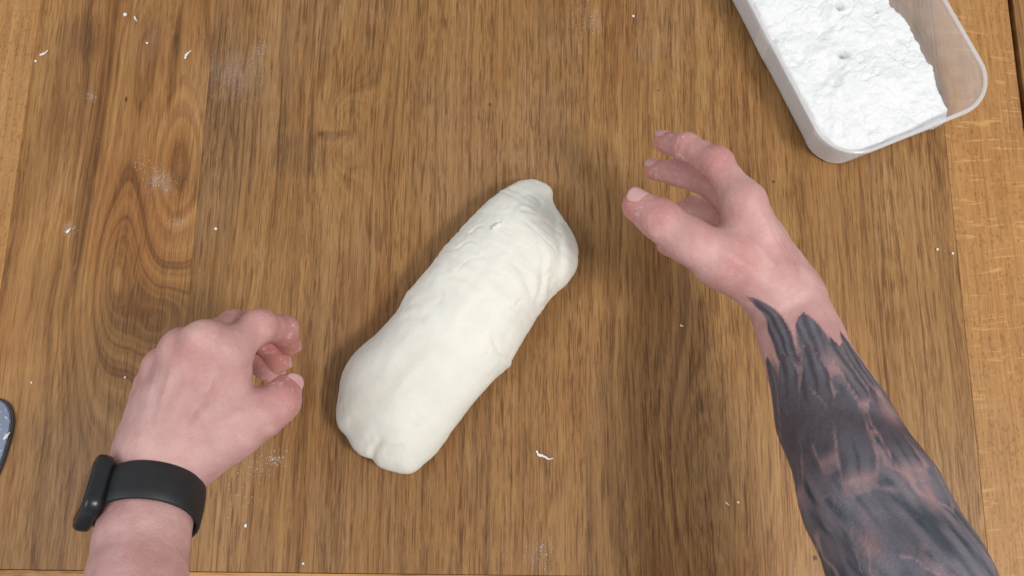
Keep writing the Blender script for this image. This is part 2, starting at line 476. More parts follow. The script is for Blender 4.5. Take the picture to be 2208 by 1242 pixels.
def build_dough():
    poly = np.array([P(x, y, .020)[:2] for x, y in OUT])
    a0 = np.array(P(800, 960, .02)[:2]); a1 = np.array(P(1160, 430, .02)[:2])
    ax = (a1 - a0) / np.linalg.norm(a1 - a0)
    ay = np.array([-ax[1], ax[0]])
    org = (a0 + a1) / 2
    q = (poly - org) @ np.stack([ax, ay], 1)
    # resample smoothly
    n = len(q)
    dense = []
    for i in range(n):
        p0, p1, p2, p3 = q[i - 1], q[i], q[(i + 1) % n], q[(i + 2) % n]
        for t in np.linspace(0, 1, 5, endpoint=False):
            dense.append(.5 * (2 * p1 + (p2 - p0) * t + (2 * p0 - 5 * p1 + 4 * p2 - p3) * t * t + (3 * p1 - p0 - 3 * p2 + p3) * t ** 3))
    q = np.array(dense)
    h = .0014
    lo = q.min(0) - .008; hi = q.max(0) + .008
    gx = np.arange(lo[0], hi[0], h); gy = np.arange(lo[1], hi[1], h); gz = np.arange(-.004, .078, h)
    X, Y = np.meshgrid(gx, gy, indexing='ij')
    pts = np.stack([X.ravel(), Y.ravel()], 1)
    d2 = np.full(len(pts), 1e9); ins = np.zeros(len(pts), bool)
    for i in range(len(q)):
        a, b = q[i], q[(i + 1) % len(q)]
        ab = b - a
        t = np.clip(((pts - a) @ ab) / (ab @ ab + 1e-15), 0, 1)
        dd = pts - a - t[:, None] * ab
        d2 = np.minimum(d2, (dd * dd).sum(1))
        c = (a[1] > pts[:, 1]) != (b[1] > pts[:, 1])
        xi = a[0] + (pts[:, 1] - a[1]) * ab[0] / (ab[1] if abs(ab[1]) > 1e-12 else 1e-12)
        ins ^= c & (pts[:, 0] < xi)
    d = np.sqrt(d2) * np.where(ins, 1, -1)          # positive inside
    d = d.reshape(X.shape)
    # smooth ridge-free distance
    u = X; vv = Y
    p3 = np.stack([pts[:, 0], pts[:, 1], np.zeros(len(pts))], 1)
    HH = .050 + .006 * np.exp(-((u - .02) / .09) ** 2) - .016 * sstep(.07, .15, u) - .010 * sstep(-.08, -.15, u)
    Rr = .050
    HH = HH + (.0022 * fbm(p3 / .035, 3, 3)).reshape(X.shape)
    Z = gz[None, None, :]
    zc = .017
    up = np.clip((Z - zc) / (HH[:, :, None] - zc), 0, 1.6)
    dn = np.clip((zc - Z) / zc, 0, 1.4)
    inset = Rr * (1 - np.sqrt(np.clip(1 - up ** 2.0, 0, 1))) + .011 * dn ** 2
    Fd = -(d[:, :, None] - inset)
    Fd = np.where(up > 1, np.maximum(Fd, (Z - HH[:, :, None])), Fd)
    # the medial plateau
    Fd = np.where(Z > zc, np.maximum(Fd, (Z - HH[:, :, None])), Fd)
    Fd = np.maximum(Fd, -Z + .0002)
    # blur a little to take away medial creases
    for _ in range(5):
        for axn in range(3):
            G = Fd.copy()
            s0 = [slice(None)] * 3; s1 = [slice(None)] * 3; s2 = [slice(None)] * 3
            s0[axn] = slice(0, -2); s1[axn] = slice(1, -1); s2[axn] = slice(2, None)
            G[tuple(s1)] = .25 * Fd[tuple(s0)] + .5 * Fd[tuple(s1)] + .25 * Fd[tuple(s2)]
            Fd = G
    pos, quads = surface_nets(Fd, (gx[0], gy[0], gz[0]), h)
    pos = relax(pos, quads, 6, .5)
    nrm = vert_normals(pos, quads)

    def uv(px, py, z=.04):
        return (np.array(P(px, py, z)[:2]) - org) @ np.stack([ax, ay], 1)
    topw = sstep(.003, .012, pos[:, 2])
    dsp = 0.0005 * fbm(pos / np.array([.030, .022, .03]), 11, 3)
    # stretch wrinkles run along the roll and across it near the seam
    dsp += .00045 * fbm(pos / np.array([.004, .016, .016]), 21, 3) * sstep(-.06, .06, pos[:, 0])
    rid = 1 - np.abs(vnoise(pos / np.array([.016, .028, .03]), 31))
    dsp -= .0008 * sstep(.90, 1.0, rid) * sstep(-.05, .05, pos[:, 0])
    dsp += .00016 * fbm(pos / .006, 5, 3)

    def crease(pts_px, wdt, depth, lip=.6, z=.045):
        nonlocal dsp
        pl = np.array([uv(x, y, z) for x, y in pts_px])
        best = np.full(len(pos), 1e9); side = np.zeros(len(pos)); along = np.zeros(len(pos))
        for i in range(len(pl) - 1):
            a, b = pl[i], pl[i + 1]; ab = b - a
            t = np.clip(((pos[:, :2] - a) @ ab) / (ab @ ab), 0, 1)
            dd = pos[:, :2] - a - t[:, None] * ab
            r = np.sqrt((dd * dd).sum(1))
            m = r < best
            best = np.where(m, r, best)
            side = np.where(m, np.sign(ab[0] * dd[:, 1] - ab[1] * dd[:, 0]), side)
            along = np.where(m, (i + t) / (len(pl) - 1), along)
        fade = np.clip(np.minimum(along, 1 - along) * 5 + .15, 0, 1)
        g = np.exp(-(best / wdt) ** 2)
        l = np.exp(-((best - 1.8 * wdt) / (1.3 * wdt)) ** 2) * (side > 0)
        dsp += fade * depth * (-g + lip * l)
    crease([(1198, 452), (1200, 500), (1212, 545), (1206, 600), (1190, 640)], .0030, .0010)
    crease([(1162, 520), (1172, 560), (1168, 610), (1155, 660)], .0022, .0012)
    crease([(1078, 480), (1058, 495)], .0011, .0024, 1.3)
    crease([(1120, 452), (1152, 455)], .0016, .0014)
    crease([(1100, 570), (1135, 600), (1150, 650)], .003, .0012)
    crease([(960, 595), (1010, 605), (1050, 640)], .003, .0011)
    crease([(870, 680), (920, 690)], .003, .0010)
    crease([(1108, 776), (1080, 770), (1060, 740)], .0022, .0009, z=.02)
    crease([(800, 992), (812, 968), (830, 955)], .0022, .0014, z=.02)
    crease([(905, 890), (895, 925)], .0045, .0013)
    crease([(830, 985), (850, 968), (880, 965)], .0028, .0008, z=.025)
    pos = pos + nrm * (dsp * topw)[:, None]
    pos[:, 2] = np.maximum(pos[:, 2], .0003)
    me = fast_mesh('dough', pos, quads)
    k = NT('raw_dough')
    v = k.coord()
    n = k.noise(v, 40, 4, .6)
    n2 = k.noise(v, 260, 4, .65)
    n3 = k.noise(v, 1100, 3, .6)
    col = k.ramp(n, [(.3, (.73, .706, .63)), (.7, (.795, .772, .70))])
    fl = k.step(.56, .72, k.noise(v, 90, 5, .7))
    col = k.mix(k.mul(fl, .35), col, (.80, .80, .78))
    b = k.add(k.mul(n2, 1.0), k.mul(n3, .35))
    k.out(Base_Color=col, Roughness=.62, Normal=k.bump(b, .22, .0012))
    k.bsdf.inputs['Subsurface Weight'].default_value = .35
    k.bsdf.inputs['Subsurface Radius'].default_value = (1.0, .7, .45)
    k.bsdf.inputs['Subsurface Scale'].default_value = .004
    k.bsdf.inputs['Specular IOR Level'].default_value = .3
    o = link_mesh('dough', me, k.m)
    o.location = (org[0], org[1], .0004)
    o.rotation_euler = (0, 0, math.atan2(ax[1], ax[0]))
    tag(o, 'smooth white log of raw dough lying diagonally on the oak table', 'dough')


build_dough()

# ------------------------------------------------------------------ plastic tub with flour
TUB_H = .045
A_ = P(1799, 360, TUB_H); B_ = P(2167, 217, TUB_H)
tub_w = (B_ - A_).length
tub_rz = math.atan2((B_ - A_).y, (B_ - A_).x) + R(.8)
TUB_L = .215


def rrect(w_, l_, r, n=14):
    """rounded rectangle from corner (0,0), counter-clockwise"""
    pts = []
    for cx, cy, a0 in ((w_ - r, r, -90), (w_ - r, l_ - r, 0), (r, l_ - r, 90), (r, r, 180)):
        for i in range(n + 1):
            a = R(a0 + 90 * i / n)
            pts.append((cx + r * math.cos(a), cy + r * math.sin(a)))
    return pts


def loft(name, rings, mat, parent=None, cap0=False, cap1=False, closed=False):
    verts, faces = [], []
    n = len(rings[0])
    for r in rings: verts += r
    m = len(rings)
    for i in range(m if closed else m - 1):
        for j in range(n):
            a, b = i * n, ((i + 1) % m) * n
            faces.append((a + j, a + (j + 1) % n, b + (j + 1) % n, b + j))
    if cap0: faces.append(tuple(range(n))[::-1])
    if cap1: faces.append(tuple((m - 1) * n + j for j in range(n)))
    return link_mesh(name, mesh_np(name, verts, faces), mat, parent)


def plastic(name, trans=.5, tint=(.955, .965, .985)):
    k = NT(name)
    nt = k.t
    no = nt.nodes
    tr = no.new('ShaderNodeBsdfTransparent'); tr.inputs[0].default_value = (.99, .985, .985, 1)
    df = no.new('ShaderNodeBsdfDiffuse'); df.inputs[0].default_value = (*tint, 1)
    tl = no.new('ShaderNodeBsdfTranslucent'); tl.inputs[0].default_value = (*tint, 1)
    gl = no.new('ShaderNodeBsdfGlossy'); gl.inputs['Roughness'].default_value = .18
    m1 = no.new('ShaderNodeMixShader'); m1.inputs[0].default_value = .50
    nt.links.new(df.outputs[0], m1.inputs[1]); nt.links.new(tl.outputs[0], m1.inputs[2])
    m2 = no.new('ShaderNodeMixShader')
    n = k.noise(k.coord(), 60, 4, .6)
    k._set(m2.inputs[0], k.add(trans - .06, k.mul(n, .12)))
    nt.links.new(m1.outputs[0], m2.inputs[1]); nt.links.new(tr.outputs[0], m2.inputs[2])
    m3 = no.new('ShaderNodeMixShader')
    m3.inputs[0].default_value = .05
    nt.links.new(m2.outputs[0], m3.inputs[1]); nt.links.new(gl.outputs[0], m3.inputs[2])
    nt.links.new(m3.outputs[0], no['Material Output'].inputs['Surface'])
    return k.m


tub = tag(empty('plastic_tub', (A_.x, A_.y, .0006), tub_rz), 'translucent rounded plastic tub holding a heap of white flour', 'tub')
mp = plastic('milky_plastic', .76)
TAPER = .0055
WALL = .0011


def tub_ring(inset, z, r):
    return [(x + inset, y + inset, z) for x, y in rrect(tub_w - 2 * inset, TUB_L - 2 * inset, max(.004, r - inset))]


CR = .036
rings = []
# outer skin up, over the lip, inner skin down
for f in (0, .06, .2, .5, .8, .97):
    ins_ = .0022 + TAPER * (1 - f) + (.006 * (1 - f / .06) if f < .06 else 0) + (.0012 * (1 - (f - .06) / .14) if .06 <= f < .2 else 0)
    rings.append(tub_ring(ins_, TUB_H * f, CR))
outer = list(rings)
inner = [tub_ring(.0022 + WALL + TAPER * (1 - f) + (.005 if f < .08 else 0), max(.0013, TUB_H * f), CR) for f in (.96, .8, .5, .2, .09, .03)]
loft('tub_body', outer + inner, mp, tub, cap0=True, cap1=True)
mr = plastic('rim_plastic', .50)
rim_r = []
for a in range(8):
    an = 2 * math.pi * a / 8
    rim_r.append(tub_ring(.0016 + .0017 * math.cos(an + math.pi), TUB_H * .985 + .0013 * math.sin(an), CR))
loft('rim', rim_r, mr, tub, closed=True)


def build_flour():
    x_in = .0022 + TAPER + WALL + .0003
    n_s, n_t = 190, 300
    t = np.linspace(0, 1, n_t) ** 1.0
    s = np.linspace(0, 1, n_s)
    inv = Matrix.Rotation(-tub_rz, 3, 'Z')

    def loc(px, py, z=.034):
        p = inv @ (P(px, py, z) - Vector((A_.x, A_.y, z)))
        return p.x, p.y
    edge = np.array(sorted([loc(x, y)[::-1] for x, y in ((2020, 262), (2046, 240), (2051, 218), (2030, 172), (2005, 110), (1988, 80), (1968, 44), (1940, 5), (1918, -40), (1898, -80), (1870, -130))]))
    ymin = x_in
    yv = ymin + t * (TUB_L - 2 * ymin)
    H0 = TUB_H * .86
    S_, Tt = np.meshgrid(s, t, indexing='ij')
    Yv = ymin + Tt * (TUB_L - 2 * ymin)
    wall_slope = TAPER * (1 - H0 / TUB_H)
    xl_top = .0022 + wall_slope + WALL + .0003
    rc = CR - .006
    yy = Yv - ymin
    cl = np.where(yy < rc, rc - np.sqrt(np.clip(rc ** 2 - (rc - np.minimum(yy, rc)) ** 2, 0, None)), 0)
    ur = np.interp(Yv, edge[:, 0], edge[:, 1])
    ur = ur + .0022 * vnoise(np.stack([Yv.ravel() / .017, Yv.ravel() * 0, Yv.ravel() * 0], 1), 6).reshape(Yv.shape) * sstep(.025, .05, yy) + .0013 * fbm(np.stack([Yv.ravel() / .0045, Yv.ravel() * 0, Yv.ravel() * 0], 1), 5, 3).reshape(Yv.shape) * sstep(.025, .05, yy)
    xl = xl_top + cl
    X = xl + S_ * (ur - xl)
    # front shift so that the top reaches the sloping front wall
    Yv = Yv - (x_in - xl_top) * (1 - Tt) ** 2
    p = np.stack([X.ravel(), Yv.ravel(), np.zeros(X.size)], 1)
    base = H0 - .008 * sstep(.45, 1.0, S_) - .0015 * sstep(.03, .0, Yv)
    lump = .0030 * fbm(p / .026, 41, 3).reshape(X.shape)
    r1 = np.abs(vnoise(p / np.array([.016, .013, 1]) + 0.3 * fbm(p / .01, 8, 2)[:, None], 51)).reshape(X.shape)
    lump -= .0011 * (1 - sstep(0, .22, r1)) * sstep(-.4, .3, vnoise(p / .03, 55)).reshape(X.shape)
    lump += .0007 * fbm(p / .006, 61, 4).reshape(X.shape)
    cr = np.clip(fbm(p / .0042, 71, 2).reshape(X.shape) - .15, 0, 1)
    lump -= .0012 * cr * sstep(-.2, .4, vnoise(p / .022, 73)).reshape(X.shape)
    Zt = base + lump
    for px, py, rr, dp in ((1815, 122, .0034, .016), (1806, 20, .0030, .013), (1790, 155, .011, .004), (1858, 108, .010, .003), (1766, 62, .010, .003), (1905, 60, .013, -.002), (1760, 140, .009, -.003), (1850, 180, .016, -.003)):
        cx, cy = loc(px, py)
        Zt -= dp * np.exp(-(((X - cx) ** 2 + (Yv - cy) ** 2) / rr ** 2))
    # crumbling edges
    ed = np.minimum(1, (1 - S_) / .05)
    Zt -= .010 * (1 - ed) ** 2
    ed2 = np.minimum(1, S_ / .03); Zt -= .002 * (1 - ed2) ** 2
    Zt = np.clip(Zt, .006, TUB_H - .003)
    idx = np.arange(X.size).reshape(X.shape)
    verts = list(np.stack([X.ravel(), Yv.ravel(), Zt.ravel()], 1))
    q = np.stack([idx[:-1, :-1].ravel(), idx[1:, :-1].ravel(), idx[1:, 1:].ravel(), idx[:-1, 1:].ravel()], 1)
    faces = q.tolist()
    # skirt all round, following the sloping walls on three sides and crumbling on the open side
    loop = list(idx[:, 0]) + list(idx[-1, 1:]) + list(idx[::-1, -1][1:]) + list(idx[0, ::-1][1:-1])
    V = np.array(verts)
    cen = np.array([tub_w * .45, TUB_L * .5])
    prev = loop
    for lev in (.75, .5, .25, .0):
        cur = []
        for i in loop:
            v = V[i]
            zz = .0018 + (v[2] - .0018) * lev
            on_open = v[0] > tub_w * .55 and v[1] > .03
            dirv = np.array([0, 0.0])
            if on_open:
                k_ = .004 * math.sin(lev * 9 + v[1] * 300) + .006 * (1 - lev) ** 2
                nx = v[0] + k_; ny = v[1]
            else:
                sh = TAPER * (v[2] - zz) / TUB_H
                yb = v[1] if v[1] < TUB_L / 2 else TUB_L - v[1]
                sy = 1 if v[1] < TUB_L / 2 else -1
                if v[0] < CR and yb < CR:
                    dv = np.array([CR - v[0], CR - yb]); dv = dv / (np.linalg.norm(dv) + 1e-9)
                elif v[0] < yb: dv = np.array([1.0, 0])
                else: dv = np.array([0, 1.0])
                nx = v[0] + dv[0] * sh
                ny = v[1] + sy * dv[1] * sh
            verts.append(np.array([nx, ny, zz])); cur.append(len(verts) - 1)
        m = len(loop)
        for j in range(m):
            faces.append((prev[j], cur[j], cur[(j + 1) % m], prev[(j + 1) % m]))
        prev = cur
    me = mesh_np('flour', verts, faces)
    bm = bmesh.new(); bm.from_mesh(me); bmesh.ops.recalc_face_normals(bm, faces=bm.faces[:]); bm.to_mesh(me); bm.free()
    k = NT('white_flour')
    v = k.coord()
    b = k.add(k.noise(v, 500, 4, .65), k.mul(k.noise(v, 160, 4, .6), 1.2))
    k.out(Base_Color=(.815, .822, .822), Roughness=.95, Normal=k.bump(b, .8, .0012))
    k.bsdf.inputs['Specular IOR Level'].default_value = .05
    k.bsdf.inputs['Subsurface Weight'].default_value = .15
    k.bsdf.inputs['Subsurface Radius'].default_value = (1, 1, 1)
    k.bsdf.inputs['Subsurface Scale'].default_value = .0015
    o = link_mesh('flour', me, k.m)
    o.location = (A_.x, A_.y, .0012); o.rotation_euler = (0, 0, tub_rz)
    tag(o, 'heap of crumbly white flour with finger pits inside the plastic tub', 'flour')


build_flour()


# ------------------------------------------------------------------ the person's two arms
def smin(a, b, k):
    h = np.maximum(k - np.abs(a - b), 0) / k
    return np.minimum(a, b) - h * h * k * .25


class Field:
    def __init__(self, lo, hi, h):
        self.lo = np.array(lo); self.h = h
        self.n = np.ceil((np.array(hi) - self.lo) / h).astype(int) + 1
        self.F = np.full(self.n, .06, np.float32)

    def box(self, lo, hi):
        a = np.clip(np.floor((lo - self.lo) / self.h).astype(int), 0, self.n - 1)
        b = np.clip(np.ceil((hi - self.lo) / self.h).astype(int) + 1, 1, self.n)
        sl = tuple(slice(x, y) for x, y in zip(a, b))
        ax = [self.lo[i] + self.h * np.arange(a[i], b[i]) for i in range(3)]
        return sl, ax

    def cone(self, a, b, ra, rb, k=.004, flat=None, squash=1.0):
        """tapered capsule, smoothly joined; flat = direction in which it is squashed"""
        a = np.array(a); b = np.array(b)
        pad = max(ra, rb) * max(1, squash) + k + 3 * self.h
        sl, ax = self.box(np.minimum(a, b) - pad, np.maximum(a, b) + pad)
        X = ax[0][:, None, None] - a[0]; Y = ax[1][None, :, None] - a[1]; Z = ax[2][None, None, :] - a[2]
        d = b - a; L2 = d @ d + 1e-12
        t = np.clip((X * d[0] + Y * d[1] + Z * d[2]) / L2, 0, 1)
        dx, dy, dz = X - t * d[0], Y - t * d[1], Z - t * d[2]
        r2 = dx * dx + dy * dy + dz * dz
        if flat is not None:
            fl = np.array(flat, float); fl -= d * (fl @ d) / L2; fl /= np.linalg.norm(fl) + 1e-12
            pr = dx * fl[0] + dy * fl[1] + dz * fl[2]
            r2 = r2 + pr * pr * (1 / squash ** 2 - 1)
        s = np.sqrt(r2) - (ra + (rb - ra) * t)
        self.F[sl] = smin(self.F[sl], s.astype(np.float32), k)

    def chain(self, pts, k=.003):
        for (a, ra), (b, rb) in zip(pts[:-1], pts[1:]):
            self.cone(a, b, ra, rb, k)

    def ball(self, c, r, k=.006): self.cone(c, np.array(c) + 1e-5, r, r, k)

    def carve(self, c, r, k=.006):
        c = np.array(c)
        sl, ax = self.box(c - r - k * 2, c + r + k * 2)
        d = np.sqrt((ax[0][:, None, None] - c[0]) ** 2 + (ax[1][None, :, None] - c[1]) ** 2 + (ax[2][None, None, :] - c[2]) ** 2) - r
        self.F[sl] = -smin(-self.F[sl], d.astype(np.float32), k)


def V3(t): return np.array(P(*t[:3]))


def skin_material(name):
    k = NT(name)
    v = k.coord()
    n1 = k.noise(v, 38, 3, .55); n2 = k.noise(v, 140, 4, .6); n3 = k.noise(v, 900, 3, .6)
    col = k.ramp(n1, [(.32, (.435, .228, .215)), (.68, (.565, .335, .312))])
    col = k.mix(k.mul(k.step(.5, .72, n2), .35), col, (.52, .235, .235))
    col = k.mix(k.mul(k.attr('redness'), .8), col, (.50, .15, .13))
    n4 = k.noise(v, 75, 5, .65)
    col = k.mix(k.mul(k.step(.50, .70, n4), .30), col, (.61, .405, .345))
    n5 = k.noise(v, 420, 3, .6)
    col = k.mix(k.mul(k.step(.58, .72, n5), .22), col, (.52, .25, .23))
    fd = k.mul(k.step(.54, .70, k.noise(v, 210, 5, .7)), k.step(.15, .6, k.attr('redness')))
    col = k.mix(k.mul(fd, .5), col, (.70, .62, .59))
    ink = k.attr('ink')
    inkn = k.math('MULTIPLY', ink, k.add(.92, k.mul(n2, .16)), clamp=True)
    col = k.mix(inkn, col, k.mix(k.attr('ink_dark'), (.092, .104, .130), (.016, .024, .038)))
    vor = k.voronoi(v, 620, 'Distance')
    b = k.add(k.mul(n3, .6), k.add(k.mul(vor, .5), k.mul(n2, 1.2)))
    k.out(Base_Color=col, Roughness=k.add(.44, k.mul(n2, .16)), Normal=k.bump(b, .42, .0009))
    k.bsdf.inputs['Subsurface Weight'].default_value = .22
    k.bsdf.inputs['Subsurface Radius'].default_value = (1.0, .38, .22)
    k.bsdf.inputs['Subsurface Scale'].default_value = .006
    k.bsdf.inputs['Specular IOR Level'].default_value = .4
    return k.m


SKIN = skin_material('skin')
kn = NT('nail'); kn.out(Base_Color=(.56, .31, .30), Roughness=.3)
NAIL = kn.m

person = tag(empty('person', (P(1100, 1500, 0).x, P(1100, 1500, 0).y, 0)),
             'person reaching both bare hands over the table, one forearm covered in dark tattoos', 'person')


def nail(parent, tip, prev, r, up, length=.0115, half=R(52)):
    """curved nail plate seated on the back of a fingertip"""
    tip = np.array(tip); prev = np.array(prev)
    ax_ = tip - prev; ax_ /= np.linalg.norm(ax_)
    up = np.array(up, float); up -= ax_ * (up @ ax_); up /= np.linalg.norm(up)
    sd = np.cross(ax_, up)
    verts, faces = [], []
    nu, nv = 11, 9
    for j in range(nv):
        f = j / (nv - 1)
        s = -length * .62 + f * length
        wd = half * (1 - .55 * max(0, (f - .72) / .28) ** 2 - .45 * max(0, (.25 - f) / .25) ** 2)
        for i in range(nu):
            a = (i / (nu - 1) * 2 - 1) * wd
            e = abs(i / (nu - 1) * 2 - 1)
            rr = r * (1.045 - .075 * e ** 3 - .05 * f * f - (.05 if j == 0 else 0))
            q = tip + ax_ * (s + r * .28) + (up * math.cos(a) + sd * math.sin(a)) * rr
            verts.append(q)
    for j in range(nv - 1):
        for i in range(nu - 1):
            faces.append((j * nu + i, j * nu + i + 1, (j + 1) * nu + i + 1, (j + 1) * nu + i))
    me = mesh_np('fingernail', np.array(verts) - np.array(person.location), faces)
    o = link_mesh('fingernail', me, NAIL, parent)
    md = o.modifiers.new('thickness', 'SOLIDIFY'); md.thickness = .0007; md.offset = -1
    return o


def finish_arm(field, label, red_pts, ink_fn=None, groove=(), ridges=(), up=np.array([0, 0, 1.0])):
    pos, quads = surface_nets(field.F, field.lo, field.h)
    pos = relax(pos, quads, 3, .5)
    nrm = vert_normals(pos, quads)
    dsp = .00035 * fbm(pos / .012, 91, 3)
    # creases over the joints: (centre, axis along finger, width, depth)
    for a, b, wd, hg in ridges:
        a = np.array(a); ab = np.array(b) - a
        t = np.clip((pos - a) @ ab / (ab @ ab), 0, 1)
        wv = pos + .0012 * np.stack([vnoise(pos / .016, 3), vnoise(pos / .016, 4), vnoise(pos / .016, 5)], 1)
        rel = wv - a - t[:, None] * ab
        rel = rel - (rel @ up)[:, None] * up          # distance as seen from the back of the hand
        r_ = np.linalg.norm(rel, axis=1)
        dsp += hg * np.exp(-(r_ / wd) ** 2) * np.clip(nrm @ up, 0, 1) * np.clip(np.minimum(t, 1 - t) * 6, 0, 1)
    for c, ax_, wd, dp in groove:
        c = np.array(c); ax_ = np.array(ax_) / np.linalg.norm(ax_)
        rel = pos - c
        s = rel @ ax_
        rad = np.linalg.norm(rel - s[:, None] * ax_, axis=1)
        near = np.exp(-(rad / .016) ** 4)
        for o_ in (-.0024, 0, .0022):
            ww = s - o_ + .0006 * vnoise(pos / .004, 7)
            dsp -= dp * near * np.exp(-(ww / wd) ** 2)
    pos = pos + nrm * dsp[:, None]
    me = fast_mesh('arm', pos - np.array(person.location), quads)
    red = np.zeros(len(pos))
    for c, r, am in red_pts:
        red = np.maximum(red, am * np.exp(-(np.linalg.norm(pos - np.array(c), axis=1) / r) ** 2))
    red += .12 * np.clip(fbm(pos / .02, 33, 2), 0, 1)
    set_attr(me, 'redness', np.clip(red, 0, 1))
    ik = ink_fn(pos) if ink_fn else (np.zeros(len(pos)), np.zeros(len(pos)))
    set_attr(me, 'ink', ik[0]); set_attr(me, 'ink_dark', ik[1])
    o = link_mesh('arm', me, SKIN, person)
    o['label'] = label
    return o


def build_hand(field_args, forearm, carpal, thumb, fingers, palm_extra, red_extra, label, ups, flat, ink_fn=None, kpalm=.012, ridges=()):
    """forearm: list of (point, r, squash); fingers: 4 chains of (point, r) from knuckle to tip"""
    fp = Field(*field_args); ff = Field(*field_args); ft = Field(*field_args)
    for (a, ra, sa), (b, rb, sb) in zip(forearm[:-1], forearm[1:]):
        fp.cone(a, b, ra, rb, .007, flat, (sa + sb) / 2)
    for ch, cp in zip(fingers, carpal):
        fp.cone(cp[0], ch[0][0], cp[1], ch[0][1] * 1.12, kpalm)
    for a, b, ra, rb in palm_extra: fp.cone(a, b, ra, rb, kpalm)
    for ch in fingers:
        g = Field.__new__(Field); g.lo, g.h, g.n = ff.lo, ff.h, ff.n
        g.F = np.full(ff.n, .06, np.float32)
        g.chain(ch, .0035)
        for (p_, r_) in ch[1:3]: g.ball(p_, r_ * 1.05, .004)
        ff.F = smin(ff.F, g.F, .0012)
    ft.chain(thumb, .007)
    fp.F = smin(fp.F, ft.F, .010)
    # knuckles
    for ch in fingers: fp.ball(ch[0][0] + np.array(ups[0]) * .0035, ch[0][1] * .88, .008)
    fp.F = smin(fp.F, ff.F, .0065)
    del ff, ft
    red, groove = list(red_extra), []
    for ch in fingers + [thumb[-3:]]:
        red.append((ch[-1][0], .018, .9)); red.append((ch[0][0], .014, .4)); 
        for q in range(1, len(ch) - 1):
            red.append((ch[q][0], .017, .7))
            groove.append((ch[q][0], ch[q + 1][0] - ch[q - 1][0], .0005, .00065))
    up = np.array(ups[0]); up = up / np.linalg.norm(up)
    arm = finish_arm(fp, label, red, ink_fn, groove, ridges, up)
    return arm


# ---- tattooed arm (the one nearer the tub)
def mk(ch): return [(V3(c), c[3]) for c in ch]


r_fore = [((1700, 655, .128), .0255, 1.0), ((1722, 720, .134), .0260, 1.0), ((1795, 900, .158), .0335, 1.0), ((1880, 1080, .178), .0400, 1.0), ((1960, 1245, .196), .0420, 1.0), ((2110, 1560, .225), .043, 1.0)]
r_fore = [(V3(p), r, s) for p, r, s in r_fore]
r_index = mk([(1603, 436, .158, .0118), (1545, 352, .152, .0106), (1480, 318, .134, .0094), (1432, 305, .114, .0078)])
r_mid = mk([(1612, 470, .142, .0120), (1545, 400, .116, .0106), (1465, 372, .098, .0095), (1412, 366, .082, .0080)])
r_ring = mk([(1625, 505, .124, .0114), (1560, 460, .092, .0100), (1492, 452, .072, .0092), (1440, 470, .060, .0080)])
r_pink = mk([(1640, 540, .106, .0100), (1578, 560, .080, .0090), (1500, 556, .062, .0083), (1436, 530, .056, .0074)])
r_thumb = mk([(1645, 612, .142, .0175), (1560, 560, .156, .0165), (1492, 522, .163, .0140), (1424, 474, .162, .0128), (1376, 444, .156, .0108)])
r_carp = [((1672, 600, .146, .016),), ((1682, 612, .138, .017),), ((1690, 622, .126, .0165),), ((1694, 632, .114, .0150),)]
r_carp = [(V3(c[0]), c[0][3]) for c in r_carp]
r_extra = [(V3((1650, 600, .140)), V3((1555, 560, .150)), .019, .017),
           (V3((1600, 545, .150)), V3((1600, 455, .150)), .013, .010),
           (V3((1690, 640, .128)), V3((1640, 520, .128)), .022, .016)]

WR0, WR1 = V3((1690, 640, .13)), V3((1962, 1245, .196))
AXR = (WR1 - WR0) / np.linalg.norm(WR1 - WR0)
camd = np.array(CAM) - (WR0 + WR1) / 2
UPR = camd - AXR * (camd @ AXR); UPR /= np.linalg.norm(UPR)
SDR = np.cross(UPR, AXR)            # positive to the picture's ... side of the forearm


